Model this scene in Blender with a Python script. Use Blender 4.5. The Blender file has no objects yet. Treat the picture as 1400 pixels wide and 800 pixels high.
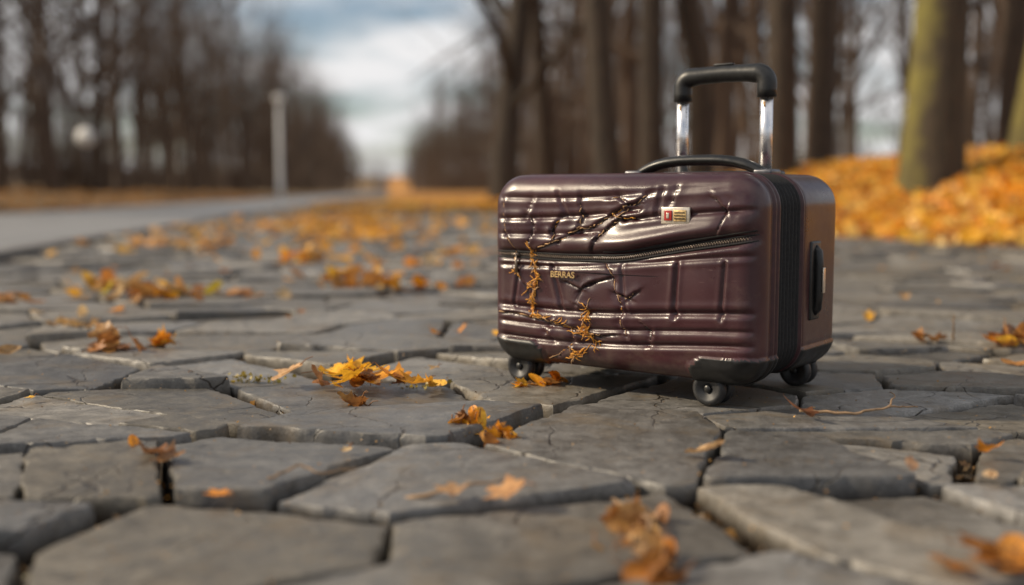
import bpy, math, random
import numpy as np
from mathutils import Vector, Matrix, noise
random.seed(7); rng=np.random.default_rng(7)
scene=bpy.context.scene
scene.view_settings.view_transform='Standard'
try: scene.view_settings.look='None'
except: pass
scene.view_settings.exposure=0
RD=-0.115   # road drift dx/dy

# ---------------------------------------------------------------- helpers
class Acc:
    def __init__(s): s.v=[];s.f=[];s.m=[];s.c=[]
    def add(s,vs,fs,mat=0,col=None):
        o=len(s.v); s.v.extend([tuple(p) for p in vs])
        if col is not None: s.c.extend([col]*len(vs))
        for f in fs: s.f.append(tuple(i+o for i in f)); s.m.append(mat)
    def obj(s,name,mats,parent=None,smooth=True,hascol=False):
        me=bpy.data.meshes.new(name); me.from_pydata(s.v,[],s.f)
        for m in mats: me.materials.append(m)
        me.polygons.foreach_set('material_index',s.m)
        me.polygons.foreach_set('use_smooth',[smooth]*len(s.f))
        if hascol:
            ca=me.color_attributes.new('Col','FLOAT_COLOR','POINT')
            ca.data.foreach_set('color',np.array([(c[0],c[1],c[2],1) for c in s.c],dtype=np.float32).ravel())
        me.update()
        return link(name,me,parent)
def link(name,me,parent=None):
    o=bpy.data.objects.new(name,me); scene.collection.objects.link(o)
    if parent: o.parent=parent
    return o
def empty(name,loc=(0,0,0)):
    e=bpy.data.objects.new(name,None); scene.collection.objects.link(e); e.location=loc; e.empty_display_size=.1
    return e
def tube(acc,pts,rad,sides=8,mat=0,col=None,cap=True,flat=1.0,ref=None):
    pts=[Vector(p) for p in pts]; n=len(pts)
    if not hasattr(rad,'__len__'): rad=[rad]*n
    vs=[];fs=[]; prev=None
    for i,p in enumerate(pts):
        t=(pts[min(i+1,n-1)]-pts[max(i-1,0)]); 
        if t.length<1e-9: t=Vector((0,0,1))
        t.normalize()
        if prev is None:
            r=Vector(ref) if ref else (Vector((1,0,0)) if abs(t.x)<.8 else Vector((0,1,0)))
            a=(r-t*r.dot(t)).normalized()
        else: a=(prev-t*prev.dot(t)).normalized()
        prev=a; b=t.cross(a)
        for k in range(sides):
            an=2*math.pi*k/sides
            vs.append(p+a*math.cos(an)*rad[i]+b*math.sin(an)*rad[i]*flat)
    for i in range(n-1):
        for k in range(sides):
            k2=(k+1)%sides
            fs.append((i*sides+k,i*sides+k2,(i+1)*sides+k2,(i+1)*sides+k))
    if cap:
        fs.append(tuple(range(sides))[::-1]); fs.append(tuple((n-1)*sides+k for k in range(sides)))
    acc.add(vs,fs,mat,col)
def rbox(name,size,loc,mat,parent,bev=.003,rot=(0,0,0),seg=3):
    import bmesh
    bm=bmesh.new(); bmesh.ops.create_cube(bm,size=1)
    bmesh.ops.scale(bm,vec=size,verts=bm.verts)
    bmesh.ops.bevel(bm,geom=bm.edges[:]+bm.verts[:],offset=bev,segments=seg,profile=.5,affect='EDGES')
    me=bpy.data.meshes.new(name); bm.to_mesh(me); bm.free()
    for p in me.polygons: p.use_smooth=True
    me.materials.append(mat); o=link(name,me,parent); o.location=loc; o.rotation_euler=rot
    return o

# ---------------------------------------------------------------- node helper
class NT:
    def __init__(s,name):
        s.mat=bpy.data.materials.new(name); s.mat.use_nodes=True
        s.t=s.mat.node_tree; s.b=s.t.nodes['Principled BSDF']; s.out=s.t.nodes['Material Output']
    def n(s,typ,**kw):
        nd=s.t.nodes.new(typ)
        for k,v in kw.items():
            if k in nd.inputs: nd.inputs[k].default_value=v
            else: setattr(nd,k,v)
        return nd
    def l(s,a,b): s.t.links.new(a,b)
    def coord(s,which='Object'):
        return s.n('ShaderNodeTexCoord').outputs[which]
    def noise(s,scale,detail=5,rough=.55,vec=None,dist=0):
        nd=s.n('ShaderNodeTexNoise',Scale=scale,Detail=detail,Roughness=rough,Distortion=dist)
        if vec: s.l(vec,nd.inputs['Vector'])
        return nd.outputs['Fac']
    def ramp(s,fac,stops):
        r=s.n('ShaderNodeValToRGB'); e=r.color_ramp.elements
        while len(e)<len(stops): e.new(.5)
        for i,(p,c) in enumerate(stops):
            e[i].position=p; e[i].color=(*c,1) if hasattr(c,'__len__') else (c,c,c,1)
        s.l(fac,r.inputs['Fac']); return r.outputs['Color']
    def mix(s,fac,a,b,mode='MIX'):
        m=s.n('ShaderNodeMix',data_type='RGBA',blend_type=mode)
        for v,i in ((fac,0),(a,6),(b,7)):
            if hasattr(v,'is_linked'): s.l(v,m.inputs[i])
            elif i==0: m.inputs[0].default_value=v
            else: m.inputs[i].default_value=(*v,1)
        return m.outputs[2]
    def bump(s,h,strength,dist,normal=None):
        b=s.n('ShaderNodeBump',Strength=strength,Distance=dist); s.l(h,b.inputs['Height'])
        if normal: s.l(normal,b.inputs['Normal'])
        return b.outputs['Normal']
    def base(s,c):
        if hasattr(c,'is_linked'): s.l(c,s.b.inputs['Base Color'])
        else: s.b.inputs['Base Color'].default_value=(*c,1)
def simple(name,col,rough=.5,metal=0,nscale=60,var=.25,bump=0.1,bdist=.001,coat=0):
    m=NT(name); co=m.coord()
    f=m.noise(nscale,3,.6,co)
    c2=tuple(x*(1-var) for x in col); c3=tuple(min(1,x*(1+var)) for x in col)
    m.base(m.ramp(f,[(.3,c2),(.7,c3)]))
    rr=m.ramp(m.noise(nscale*.4,3,.6,co),[(.3,max(0,rough-.08)),(.7,min(1,rough+.1))]); m.l(rr,m.b.inputs['Roughness'])
    m.b.inputs['Metallic'].default_value=metal; m.b.inputs['Coat Weight'].default_value=coat
    if bump: m.l(m.bump(f,bump,bdist),m.b.inputs['Normal'])
    return m.mat

# ---------------------------------------------------------------- materials
def mat_stone():
    m=NT('flagstone'); co=m.coord()
    at=m.n('ShaderNodeAttribute',attribute_name='Col').outputs['Color']
    big=m.noise(4,3,.6,co); mid=m.noise(30,6,.68,co); fine=m.noise(260,3,.7,co)
    c=m.mix(1,at,m.ramp(mid,[(.28,.5),(.5,.95),(.72,1.4)]),'MULTIPLY')
    c=m.mix(1,c,m.ramp(big,[(.3,(.74,.70,.64)),(.7,(1.16,1.13,1.09))]),'MULTIPLY')
    c=m.mix(.7,c,m.ramp(fine,[(.3,.55),(.7,1.4)]),'MULTIPLY')
    d=m.ramp(m.noise(7,6,.7,co,.6),[(.52,0.0),(.70,.6)])
    c=m.mix(d,c,(.145,.103,.055))
    sp=m.ramp(m.noise(75,2,.6,co),[(.68,0.0),(.73,.4)])
    c=m.mix(sp,c,(.32,.28,.21))
    # hairline cracks, wandering, only in places
    nz=m.n('ShaderNodeTexNoise',Scale=9.0,Detail=4.0); m.l(co,nz.inputs['Vector'])
    va=m.n('ShaderNodeVectorMath',operation='MULTIPLY_ADD'); m.l(nz.outputs['Color'],va.inputs[0]); va.inputs[1].default_value=(.13,.13,0); m.l(co,va.inputs[2])
    vo=m.n('ShaderNodeTexVoronoi',feature='DISTANCE_TO_EDGE',Scale=5.5); m.l(va.outputs[0],vo.inputs['Vector'])
    ln=m.ramp(vo.outputs['Distance'],[(.002,1.0),(.013,0.0)])
    mk=m.ramp(m.noise(3.1,2,.5,co),[(.48,0.0),(.56,1.0)])
    ck=m.mix(1,ln,mk,'MULTIPLY'); 
    c=m.mix(ck,c,(.025,.018,.012))
    sx=m.n('ShaderNodeSeparateXYZ'); m.l(co,sx.inputs[0])
    mr=m.n('ShaderNodeMapRange'); m.l(sx.outputs['Z'],mr.inputs['Value'])
    mr.inputs['From Min'].default_value=-.032; mr.inputs['From Max'].default_value=-.010
    c=m.mix(mr.outputs['Result'],(.020,.014,.009),c)
    m.base(c)
    m.l(m.ramp(mid,[(.3,.34),(.7,.60)]),m.b.inputs['Roughness'])
    inv=m.ramp(ck,[(0,1.0),(1,0.0)])
    nb=m.bump(mid,.6,.0032); nb=m.bump(fine,.5,.0009,nb); nb=m.bump(inv,.7,.003,nb)
    m.l(nb,m.b.inputs['Normal']); return m.mat
def mat_leaf():
    m=NT('autumn_leaf'); co=m.coord()
    at=m.n('ShaderNodeAttribute',attribute_name='Col').outputs['Color']
    c=m.mix(.8,at,m.ramp(m.noise(90,3,.65,co),[(.3,(.55,.42,.35)),(.6,(1.15,1.1,1.0))]),'MULTIPLY')
    m.base(c); m.b.inputs['Roughness'].default_value=.45
    m.l(m.bump(m.noise(160,2,.6,co),.4,.002),m.b.inputs['Normal'])
    tr=m.n('ShaderNodeBsdfTranslucent'); m.l(c,tr.inputs['Color'])
    mx=m.n('ShaderNodeMixShader',Fac=.35); m.l(m.b.outputs[0],mx.inputs[1]); m.l(tr.outputs[0],mx.inputs[2])
    m.l(mx.outputs[0],m.out.inputs['Surface']); return m.mat
def mat_terrain():
    m=NT('soil_and_litter'); co=m.coord()
    at=m.n('ShaderNodeAttribute',attribute_name='Col').outputs['Color']
    c=m.mix(1,at,m.ramp(m.noise(12,4,.7,co),[(.3,(.45,.4,.35)),(.5,(.95,.9,.85)),(.7,(1.7,1.5,1.2))]),'MULTIPLY')
    c=m.mix(.7,c,m.ramp(m.noise(.7,3,.6,co),[(.3,(.65,.65,.65)),(.7,(1.3,1.25,1.2))]),'MULTIPLY')
    m.base(c); m.b.inputs['Roughness'].default_value=.95
    m.l(m.bump(m.noise(60,3,.7,co),.8,.01),m.b.inputs['Normal']); return m.mat
def mat_asphalt():
    m=NT('asphalt'); co=m.coord()
    c=m.ramp(m.noise(180,2,.7,co),[(.3,(.17,.168,.168)),(.7,(.30,.298,.298))])
    c=m.mix(.8,c,m.ramp(m.noise(1.2,4,.6,co),[(.3,.75),(.7,1.2)]),'MULTIPLY')
    m.base(c); m.b.inputs['Roughness'].default_value=.45
    m.l(m.bump(m.noise(220,2,.6,co),.4,.003),m.b.inputs['Normal']); return m.mat
def mat_bark(name,c1,c2,moss=None,bump=True):
    m=NT(name); co=m.coord()
    mp=m.n('ShaderNodeMapping'); mp.inputs['Scale'].default_value=(1,1,.18); m.l(co,mp.inputs['Vector'])
    f=m.noise(22,4 if bump else 2,.65,mp.outputs[0]); c=m.ramp(f,[(.3,c1),(.7,c2)])
    if moss:
        g=m.n('ShaderNodeNewGeometry'); s=m.n('ShaderNodeSeparateXYZ'); m.l(g.outputs['Normal'],s.inputs[0])
        ad=m.n('ShaderNodeMath',operation='MULTIPLY_ADD'); m.l(s.outputs['X'],ad.inputs[0]); ad.inputs[1].default_value=-.42
        m.l(m.noise(2.2,4,.6,co),ad.inputs[2])
        c=m.mix(m.ramp(ad.outputs[0],[(.66,0.0),(1.0,.8)]),c,moss)  # moss tint that also paints the sunlit left side into the bark colour
    m.base(c); m.b.inputs['Roughness'].default_value=.9
    if bump: m.l(m.bump(f,.9,.03),m.b.inputs['Normal'])
    return m.mat
def mat_shell():
    m=NT('plum_polycarbonate'); co=m.coord()
    f=m.noise(5,4,.6,co)
    c=m.ramp(f,[(.3,(.031,.009,.012)),(.55,(.047,.0135,.0175)),(.75,(.070,.022,.026))])
    mp=m.n('ShaderNodeMapping'); mp.inputs['Rotation'].default_value=(0,.5,0); mp.inputs['Scale'].default_value=(6,6,90); m.l(co,mp.inputs['Vector'])
    sc=m.ramp(m.noise(5,3,.7,mp.outputs[0],.4),[(.66,0.0),(.70,.4)])
    scm=m.mix(1,sc,m.ramp(m.noise(9,3,.6,co),[(.5,0.0),(.6,1.0)]),'MULTIPLY')
    c=m.mix(scm,c,(.20,.125,.11))
    du=m.ramp(m.noise(30,6,.75,co),[(.52,0.0),(.8,.28)]); c=m.mix(du,c,(.15,.10,.08))
    sz=m.n('ShaderNodeSeparateXYZ'); m.l(co,sz.inputs[0]); mr=m.n('ShaderNodeMapRange'); m.l(sz.outputs['Z'],mr.inputs['Value'])
    mr.inputs['From Min'].default_value=.13; mr.inputs['From Max'].default_value=.05
    dm=m.mix(1,mr.outputs['Result'],m.ramp(m.noise(45,6,.7,co),[(.45,0.0),(.7,.4)]),'MULTIPLY'); c=m.mix(dm,c,(.16,.12,.08))
    m.base(c)
    m.l(m.ramp(m.noise(14,5,.65,co),[(.3,.24),(.7,.41)]),m.b.inputs['Roughness'])
    m.b.inputs['Coat Weight'].default_value=.18; m.b.inputs['Coat Roughness'].default_value=.16
    v=m.n('ShaderNodeTexVoronoi',Scale=800); m.l(co,v.inputs['Vector'])
    nb=m.bump(v.outputs['Distance'],.22,.0006); nb=m.bump(m.noise(22,3,.5,co),.22,.002,nb)
    m.l(nb,m.b.inputs['Normal']); return m.mat
M_stone=mat_stone(); M_leaf=mat_leaf(); M_terr=mat_terrain(); M_asph=mat_asphalt()
M_bark=mat_bark('bark_grey_brown',(.024,.017,.012),(.072,.050,.033))
M_barkm=mat_bark('bark_mossy_lit_side',(.026,.019,.012),(.070,.050,.030),(.20,.175,.035))
M_twig=mat_bark('bark_distant',(.050,.033,.023),(.115,.077,.053),None,False)
M_shell=mat_shell()
M_band=simple('plum_piping',(.042,.013,.017),.42,0,80,.3,.2)
M_black=simple('black_plastic',(.011,.011,.011),.38,0,120,.35,.25)
M_fabric=simple('black_fabric',(.008,.008,.009),.8,0,500,.5,.7,.001)
M_rubber=simple('dark_rubber',(.020,.020,.021),.5,0,120,.35,.2)
M_alu=simple('brushed_aluminium',(.72,.72,.74),.28,1,90,.1,.05)
M_gun=simple('gunmetal',(.12,.12,.13),.35,.8,90,.25,.1)
M_gold=simple('tarnished_gold',(.60,.42,.2),.4,.8,200,.4,.3)
M_zip=simple('zip_metal',(.20,.16,.13),.4,.8,200,.4,.2)
M_red=simple('red_enamel',(.35,.02,.015),.35,0,100,.2,0)
M_silver=simple('badge_metal',(.66,.59,.49),.32,.8,200,.2,.1)
M_crack=simple('torn_edge',(.50,.30,.15),.8,0,300,.5,.5)
M_dark=simple('crack_dark',(.005,.004,.004),.9,0,100,.2,0)
M_fiber=simple('orange_fibre',(.74,.31,.04),.7,0,400,.5,.3)
M_white=simple('white_paint',(.7,.7,.69),.5,0,10,.05,0)
M_kerb=simple('kerb_stone',(.18,.17,.16),.7,0,30,.3,.4,.004)

# ---------------------------------------------------------------- terrain
def sst(a,b,x):
    t=min(1,max(0,(x-a)/(b-a))); return t*t*(3-2*t)
def bankq(x,y): return (x-3.4)*.954+(y-7.1)*.3
G0=-.048
def terr(x,y):
    s=x-RD*y; z=G0
    if s>0:
        q=bankq(x,y); fade=1-.55*sst(11,24,y)
        z+=.84*sst(-.5,3.5,q)*fade
        if y>24: z=min(z,G0+.5*sst(1.5,6,s))
    if s<-6.9: z+=.32*(1-sst(-9.5,-7.0,s))+.8*(1-sst(-30,-10,s))+6*(1-sst(-95,-26,s))
    if s>12: z+=.5*sst(12,40,s)+5*sst(22,90,s)
    if y>460: z+=16*sst(460,1100,y)
    return z
svals=list(np.concatenate([[-1500,-600,-250,-120,-95,-80,-70,-58,-50,-45,-37,-30,-24,-19,-16,-14,-12.5,-11,-10,-9,-8.2,-7.5,-7,-6.8,-6.4],np.arange(-2.2,12,.22),[12.5,13.5,15,18,24,30,36,44,52,60,72,85,120,250,600,1500]]))
yvals=list(np.concatenate([[-1500,-400,-100,-30,-10,-3,-1],np.arange(0,30,.3),np.arange(30,60,1.5),[62,66,72,80,90,110,140,180,240,320,450,520,600,700,850,1100,2000]]))
A=Acc(); vs=[];cols=[]
for y in yvals:
    for s in svals:
        x=s+RD*y if abs(y)<1000 else s+RD*1000*np.sign(y)
        z=terr(x,y); q=bankq(x,y)
        if z>G0+.01: z+=.05*noise.noise(Vector((x*.6,y*.6,0)))+.02*noise.noise(Vector((x*2,y*2,3)))
        vs.append((x,y,z))
        if s<-22: c=(.085,.055,.032)
        elif s<-6.5: c=(.18,.115,.045)
        elif (q>-.2 and s>0) : c=(.45,.22,.04) if s<14 else (.10,.062,.036)
        elif y>500: c=(.09,.065,.05)
        elif y>41: c=(.17,.15,.13)
        else: c=(.030,.022,.014)
        cols.append(c)
nx=len(svals); fs=[]
for j in range(len(yvals)-1):
    for i in range(nx-1): fs.append((j*nx+i,j*nx+i+1,(j+1)*nx+i+1,(j+1)*nx+i))
A.v=vs;A.f=fs;A.m=[0]*len(fs);A.c=cols
A.obj('ground',[M_terr],hascol=True)

A=Acc(); ys=[-60,0,5,10,20,40,80,160,320,480]
vs=[];fs=[]
for y in ys:
    vs+=[(-6.5+RD*y,y,-.012),(-2.45+RD*y,y,-.012)]
for i in range(len(ys)-1): fs.append((2*i,2*i+1,2*i+3,2*i+2))
A.add(vs,fs); A.obj('road',[M_asph],smooth=False)
A=Acc()
for side in (-6.56,-2.40):
    y=-6
    while y<90:
        L=.98; x0=side+RD*y; x1=side+RD*(y+L); h=.004+random.uniform(-.004,.004)
        w=.06
        vs=[(x0-w,y,-.08),(x0+w,y,-.08),(x1+w,y+L,-.08),(x1-w,y+L,-.08),(x0-w+.005,y+.004,h),(x0+w-.005,y+.004,h),(x1+w-.005,y+L-.004,h),(x1-w+.005,y+L-.004,h)]
        A.add(vs,[(4,5,6,7),(0,1,5,4),(1,2,6,5),(2,3,7,6),(3,0,4,7)]); y+=1
A.obj('kerb',[M_kerb],smooth=False)

# ---------------------------------------------------------------- flagstones
SX,GX,GY=1.35,.345,.245
R2=random.Random(23)
pts={}
x_lo,x_hi,y_lo,y_hi=-9,7,-.4,40
ni=int((x_hi-x_lo)/GX)+1; nj=int((y_hi-y_lo)/GY)+1
for j in range(-2,nj+2):
    for i in range(-2,ni+2):
        pts[i,j]=(x_lo+(i+.5+(.5 if j%2 else 0)+R2.uniform(-.48,.48))*GX,y_lo+(j+.5+R2.uniform(-.48,.48))*GY)
def clip(poly,nx_,ny_,c):
    out=[];n=len(poly)
    for k in range(n):
        p=poly[k];q=poly[(k+1)%n]
        dp=p[0]*nx_+p[1]*ny_-c; dq=q[0]*nx_+q[1]*ny_-c
        if dp<=0: out.append(p)
        if (dp<0<dq) or (dq<0<dp):
            t=dp/(dp-dq); out.append((p[0]+(q[0]-p[0])*t,p[1]+(q[1]-p[1])*t))
    return out
def area(p): return .5*sum(p[i][0]*p[(i+1)%len(p)][1]-p[(i+1)%len(p)][0]*p[i][1] for i in range(len(p)))
gapcache={}
A=Acc()
SC=(0.33,2.0)
def stone(poly,R):
    a=area(poly)
    if a<.0012: return
    cx=sum(p[0] for p in poly)/len(poly); cy=sum(p[1] for p in poly)/len(poly)
    near=cy<4.2
    o=[];n=len(poly)
    for k in range(n):
        p=Vector(poly[k]);a1=Vector(poly[k-1]);b1=Vector(poly[(k+1)%n])
        t=R.uniform(.01,.05) if near else .05
        o.append(p.lerp(a1,min(t,.010/max(.001,(a1-p).length)*3)));o.append(p.lerp(b1,min(t,.010/max(.001,(b1-p).length)*3)))
    step=.012 if cy<2.6 else (.03 if near else .2)
    pl=[]
    for k in range(len(o)):
        p=o[k];q=o[(k+1)%len(o)];L=(q-p).length;m=max(1,int(L/step))
        for t in range(m):
            w=p.lerp(q,t/m)
            if near:
                nn=Vector((q.y-p.y,p.x-q.x)); 
                if nn.length>1e-6: nn.normalize()
                w=w+nn*(.008*noise.noise(Vector((w.x*13,w.y*13,1)))+.005*noise.noise(Vector((w.x*55,w.y*55,2))))
            pl.append(w)
    c=Vector((cx,cy)); dsc=(c-Vector(SC)).length; k=.25+.75*sst(.3,.7,dsc)
    h0=R.uniform(-.012,.009)*k; tx=R.gauss(0,.020)*k; ty=R.gauss(0,.026)*k
    def top(p,extra=0):
        return h0+tx*(p.x-cx)+ty*(p.y-cy)+extra+ (.0018*noise.noise(Vector((p.x*9,p.y*9,5))) if near else 0)
    N=len(pl); vs=[]
    def ring(ins,dz,jit=0,frac=None):
        for p in pl:
            d=(c-p); L=max(d.length,1e-5)
            cp=0
            if jit: cp=max(0,noise.noise(Vector((p.x*34,p.y*34,9)))-.12)*jit
            kk=min(.8,(ins+cp)/L) if frac is None else frac
            w=p+d*kk
            vs.append((w.x,w.y,top(w)+dz))
    ring(-.006,-.085)
    if near:
        ring(-.0005,-.012,.003); ring(.0006,-.0030,.016); ring(.0024,-.0006,.026); ring(.006,0,.032); ring(0,0,0,.5)
        nr=6
    else:
        ring(0,-.006); ring(.004,0); nr=3
    fs=[]
    for r in range(nr-1):
        for i in range(N):
            i2=(i+1)%N; fs.append((r*N+i,r*N+i2,(r+1)*N+i2,(r+1)*N+i))
    vs.append((cx,cy,top(c))); ci=len(vs)-1
    for i in range(N): fs.append(((nr-1)*N+i,(nr-1)*N+(i+1)%N,ci))
    g=R.uniform(.105,.205); w=R.uniform(-.002,.020)
    if R.random()<.15: g*=.7
    A.add(vs,fs,0,(g+w,g+w*.35,g-w*.8))
for (i,j),P in pts.items():
    if not(0<=i<ni and 0<=j<nj): continue
    x,y=P
    if y<-.2 or abs(x)>.56*y+1.4: continue
    if x-RD*y<-2.05 or bankq(x,y)>.35: continue
    poly=[(x-.8,y-.8),(x+.8,y-.8),(x+.8,y+.8),(x-.8,y+.8)]
    for dj in range(-2,3):
        for di in range(-2,3):
            if di==0 and dj==0: continue
            Q=pts.get((i+di,j+dj))
            if not Q: continue
            ax=(Q[0]-x)/SX/SX; ay=Q[1]-y
            L=math.hypot(ax,ay); nx_,ny_=ax/L,ay/L
            mx,my=(x+Q[0])/2,(y+Q[1])/2
            key=tuple(sorted([(i,j),(i+di,j+dj)]))
            g=gapcache.get(key)
            if g is None:
                g=R2.uniform(.004,.010)
                if R2.random()<.26: g=R2.uniform(.013,.025)
                gapcache[key]=g
            poly=clip(poly,nx_,ny_,mx*nx_+my*ny_-g)
            if len(poly)<3: break
        if len(poly)<3: break
    if len(poly)<3: continue
    pp=[]
    for p in poly:
        if not pp or math.hypot(p[0]-pp[-1][0],p[1]-pp[-1][1])>.012: pp.append(p)
    if len(pp)>3 and math.hypot(pp[0][0]-pp[-1][0],pp[0][1]-pp[-1][1])<.012: pp.pop()
    if len(pp)<3: continue
    R=random.Random(i*1000+j)
    parts=[pp]
    if R.random()<.33:
        an=R.uniform(0,math.pi); cx=sum(p[0] for p in pp)/len(pp)+R.uniform(-.06,.06); cy=sum(p[1] for p in pp)/len(pp)+R.uniform(-.04,.04)
        n1,n2=math.cos(an),math.sin(an); c=cx*n1+cy*n2; g=R.uniform(.001,.005)
        parts=[clip(pp,n1,n2,c-g),clip(pp,-n1,-n2,-c-g)]
    for q in parts:
        if len(q)>=3: stone(q,R)
A.obj('stone_pavement',[M_stone],smooth=True,hascol=True)
pv=bpy.data.objects['stone_pavement'].data
try: pv.set_sharp_from_angle(angle=math.radians(30))
except Exception as e: print(e)

# ---------------------------------------------------------------- leaves
PAL_OR=[(.90,.42,.03),(.85,.34,.02),(.93,.56,.07),(.72,.28,.03),(.88,.48,.05)]
PAL_BR=[(.36,.16,.05),(.28,.13,.045),(.44,.22,.07),(.52,.28,.09)]
PAL_TAN=[(.55,.37,.18),(.46,.29,.13),(.60,.45,.26)]
def maple_outline(n=36):
    out=[]
    lob=[(90,1.0),(40,.88),(140,.88),(-12,.62),(192,.62)]
    for k in range(n):
        a=-90+360*k/n
        r=.42
        for la,lr in lob:
            d=abs((a-la+180)%360-180)
            r=max(r,lr*(1-.50*min(1,d/26)**1.1) if d<32 else 0)
        r*=1+.08*((k%2)*2-1)
        out.append((r*math.cos(math.radians(a)),r*math.sin(math.radians(a))))
    return out
MO=maple_outline()
OV=[(.46*math.cos(t)*(1-.25*math.sin(t)),math.sin(t)) for t in np.linspace(0,2*math.pi,17)[:-1]]
def leaf(acc,pos,size,col,R,tilt=.5,curl=.8,kind=None,yaw=None):
    ol=MO if (kind or R.choice('mmo'))=='m' else OV
    n=len(ol); c1=R.uniform(-.2,1)*curl*.6; c2=R.uniform(-.1,1)*curl*.4; ph=R.uniform(0,6.28); wv=R.uniform(.03,.13)*curl
    def w(x,y):
        r=math.hypot(x,y); a=math.atan2(y,x)
        return Vector((x*(1-.25*abs(c1)*r),y*(1-.2*abs(c2)*r),c1*x*x+c2*y*y+wv*r*math.sin(3*a+ph)+.12*abs(x)*curl))*size
    M=Matrix.Rotation(yaw if yaw is not None else R.uniform(0,6.28),3,'Z')@Matrix.Rotation(R.gauss(0,tilt),3,'X')@Matrix.Rotation(R.gauss(0,tilt),3,'Y')
    vs=[w(0,0)]
    for f in (.45,1.0):
        for (x,y) in ol: vs.append(w(x*f,y*f))
    fs=[]
    for i in range(n):
        i2=(i+1)%n; fs.append((0,1+i,1+i2)); fs.append((1+i,1+n+i,1+n+i2,1+i2))
    vs=[M@v for v in vs]; mz=min(v.z for v in vs); P=Vector(pos)
    mz=mz*R.uniform(.6,1)
    vs=[v+P-Vector((0,0,mz)) for v in vs]
    j=R.uniform(.8,1.15); acc.add(vs,fs,0,tuple(min(.95,c*j) for c in col))
    b=M@w(0,-.3)+P-Vector((0,0,mz)); e=b+(M@Vector((R.uniform(-.2,.2),-1,.1)))*size*.6
    e.z=max(e.z,.003)
    tube(acc,[b,(b+e)/2+Vector((0,0,.004)),e],[.0011,.0009,.0007],4,0,(.35,.18,.08),cap=False)
LA=Acc(); R=random.Random(5)
def pile(cx,cy,rx,ry,n,size,pal,h=.02,z0=.0,tilt=.5,curl=.9,kind=None):
    for k in range(n):
        a=R.uniform(0,6.28); r=abs(R.gauss(0,.5)); 
        x=cx+rx*r*math.cos(a); y=cy+ry*r*math.sin(a)
        z=z0+R.random()*h*max(0,1-r)
        leaf(LA,(x,y,z),size*R.uniform(.6,1.15),R.choice(pal),R,tilt,curl,kind)
for (x,y,s,c,t) in [(-.335,2.05,.078,(.94,.50,.04),.3),(-.27,2.02,.080,(.94,.44,.03),.35),(-.36,2.09,.06,(.94,.58,.06),.45),(-.30,2.09,.065,(.94,.52,.05),.6),(-.215,1.99,.055,(.85,.38,.04),.3),(-.42,2.05,.05,(.60,.38,.2),.3),(-.17,1.97,.045,(.86,.42,.04),.3),(-.29,1.97,.055,(.94,.50,.04),.5)]:
    leaf(LA,(x,y,.012),s,c,R,t,1.1,'m')
pile(-.27,2.0,.14,.06,16,.034,PAL_OR+PAL_BR,.02)
pile(-.07,1.63,.06,.06,22,.028,PAL_OR+PAL_BR,.025,-.01,.8,1.2)
pile(-.02,1.56,.05,.04,12,.025,PAL_OR+PAL_BR,.012,-.01,.8,1.2)
leaf(LA,(-.485,1.425,.01),.042,(.38,.18,.08),R,.3,1.5,'m'); leaf(LA,(-.52,1.47,.008),.022,(.8,.33,.03),R,.6,1,'o'); leaf(LA,(-.46,1.41,.008),.03,(.42,.24,.12),R,.4,1.4,'m')
leaf(LA,(-.345,1.255,.006),.024,(.78,.3,.03),R,.2,.7,'m')
leaf(LA,(-.0,1.235,.010),.04,(.66,.37,.17),R,.25,.8,'m'); leaf(LA,(-.07,1.25,.01),.032,(.46,.28,.14),R,.3,.8,'m')
pile(.135,1.17,.05,.10,34,.026,PAL_BR+PAL_TAN,.015,-.022,.7,1.1)
pile(.15,1.05,.04,.08,18,.026,PAL_BR+[(.6,.25,.05)],.012,-.022,.7,1.1)
leaf(LA,(.262,1.44,.008),.035,(.66,.44,.24),R,.3,1.4,'o',.8)
leaf(LA,(.465,1.70,.006),.044,(.34,.15,.08),R,.25,1.0,'m')
pile(.46,1.02,.07,.03,8,.038,[(.66,.3,.05),(.5,.23,.06)],.012,0,.3,.8)
leaf(LA,(.60,1.33,.006),.02,(.76,.54,.32),R,.2,.9,'o'); leaf(LA,(.52,1.38,.006),.02,(.6,.36,.2),R,.2,.9,'o')
pile(1.17,2.55,.12,.07,14,.045,PAL_OR+PAL_BR,.02); pile(1.0,2.62,.05,.04,7,.03,PAL_BR,.01)
pile(-.93,2.45,.07,.04,7,.045,PAL_BR,.01); pile(-.83,2.52,.06,.04,6,.045,PAL_OR,.01)
pile(-1.2,3.7,.35,.18,36,.055,PAL_OR+PAL_BR+PAL_TAN+[(.55,.45,.05)],.04)
pile(-1.65,3.5,.15,.1,12,.05,PAL_TAN+PAL_BR,.02); pile(-1.5,4.0,.25,.15,16,.055,PAL_OR+PAL_TAN,.02)
pile(-.45,4.05,.30,.12,30,.05,PAL_OR+PAL_BR,.03); pile(-.75,4.5,.3,.2,18,.055,PAL_OR+PAL_BR,.02)
pile(-1.05,5.6,.5,.25,32,.06,PAL_OR+PAL_TAN,.03); pile(-.5,5.2,.4,.3,12,.055,PAL_OR+PAL_TAN,.02)
pile(.07,2.02,.06,.02,7,.03,PAL_OR+PAL_BR,.004); pile(.01,2.0,.03,.02,3,.02,PAL_OR,.0)
pile(-.28,1.86,.05,.04,5,.035,PAL_BR,.0,-.01)
pile(-.1,2.75,.2,.06,4,.035,PAL_OR,.0); pile(-1.15,2.9,.15,.06,5,.035,PAL_TAN,.0)
for _ in range(80):
    y=R.uniform(1.35,7); x=R.uniform(-.5*y-.2,.5*y+.2)
    if abs(x-.33)<.42 and abs(y-1.98)<.45: continue
    if x>0 and R.random()<.5: continue
    leaf(LA,(x,y,.006),R.uniform(.012,.036)*(.7+.1*y),R.choice(PAL_OR+PAL_BR+PAL_TAN),R,.3,1)
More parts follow.
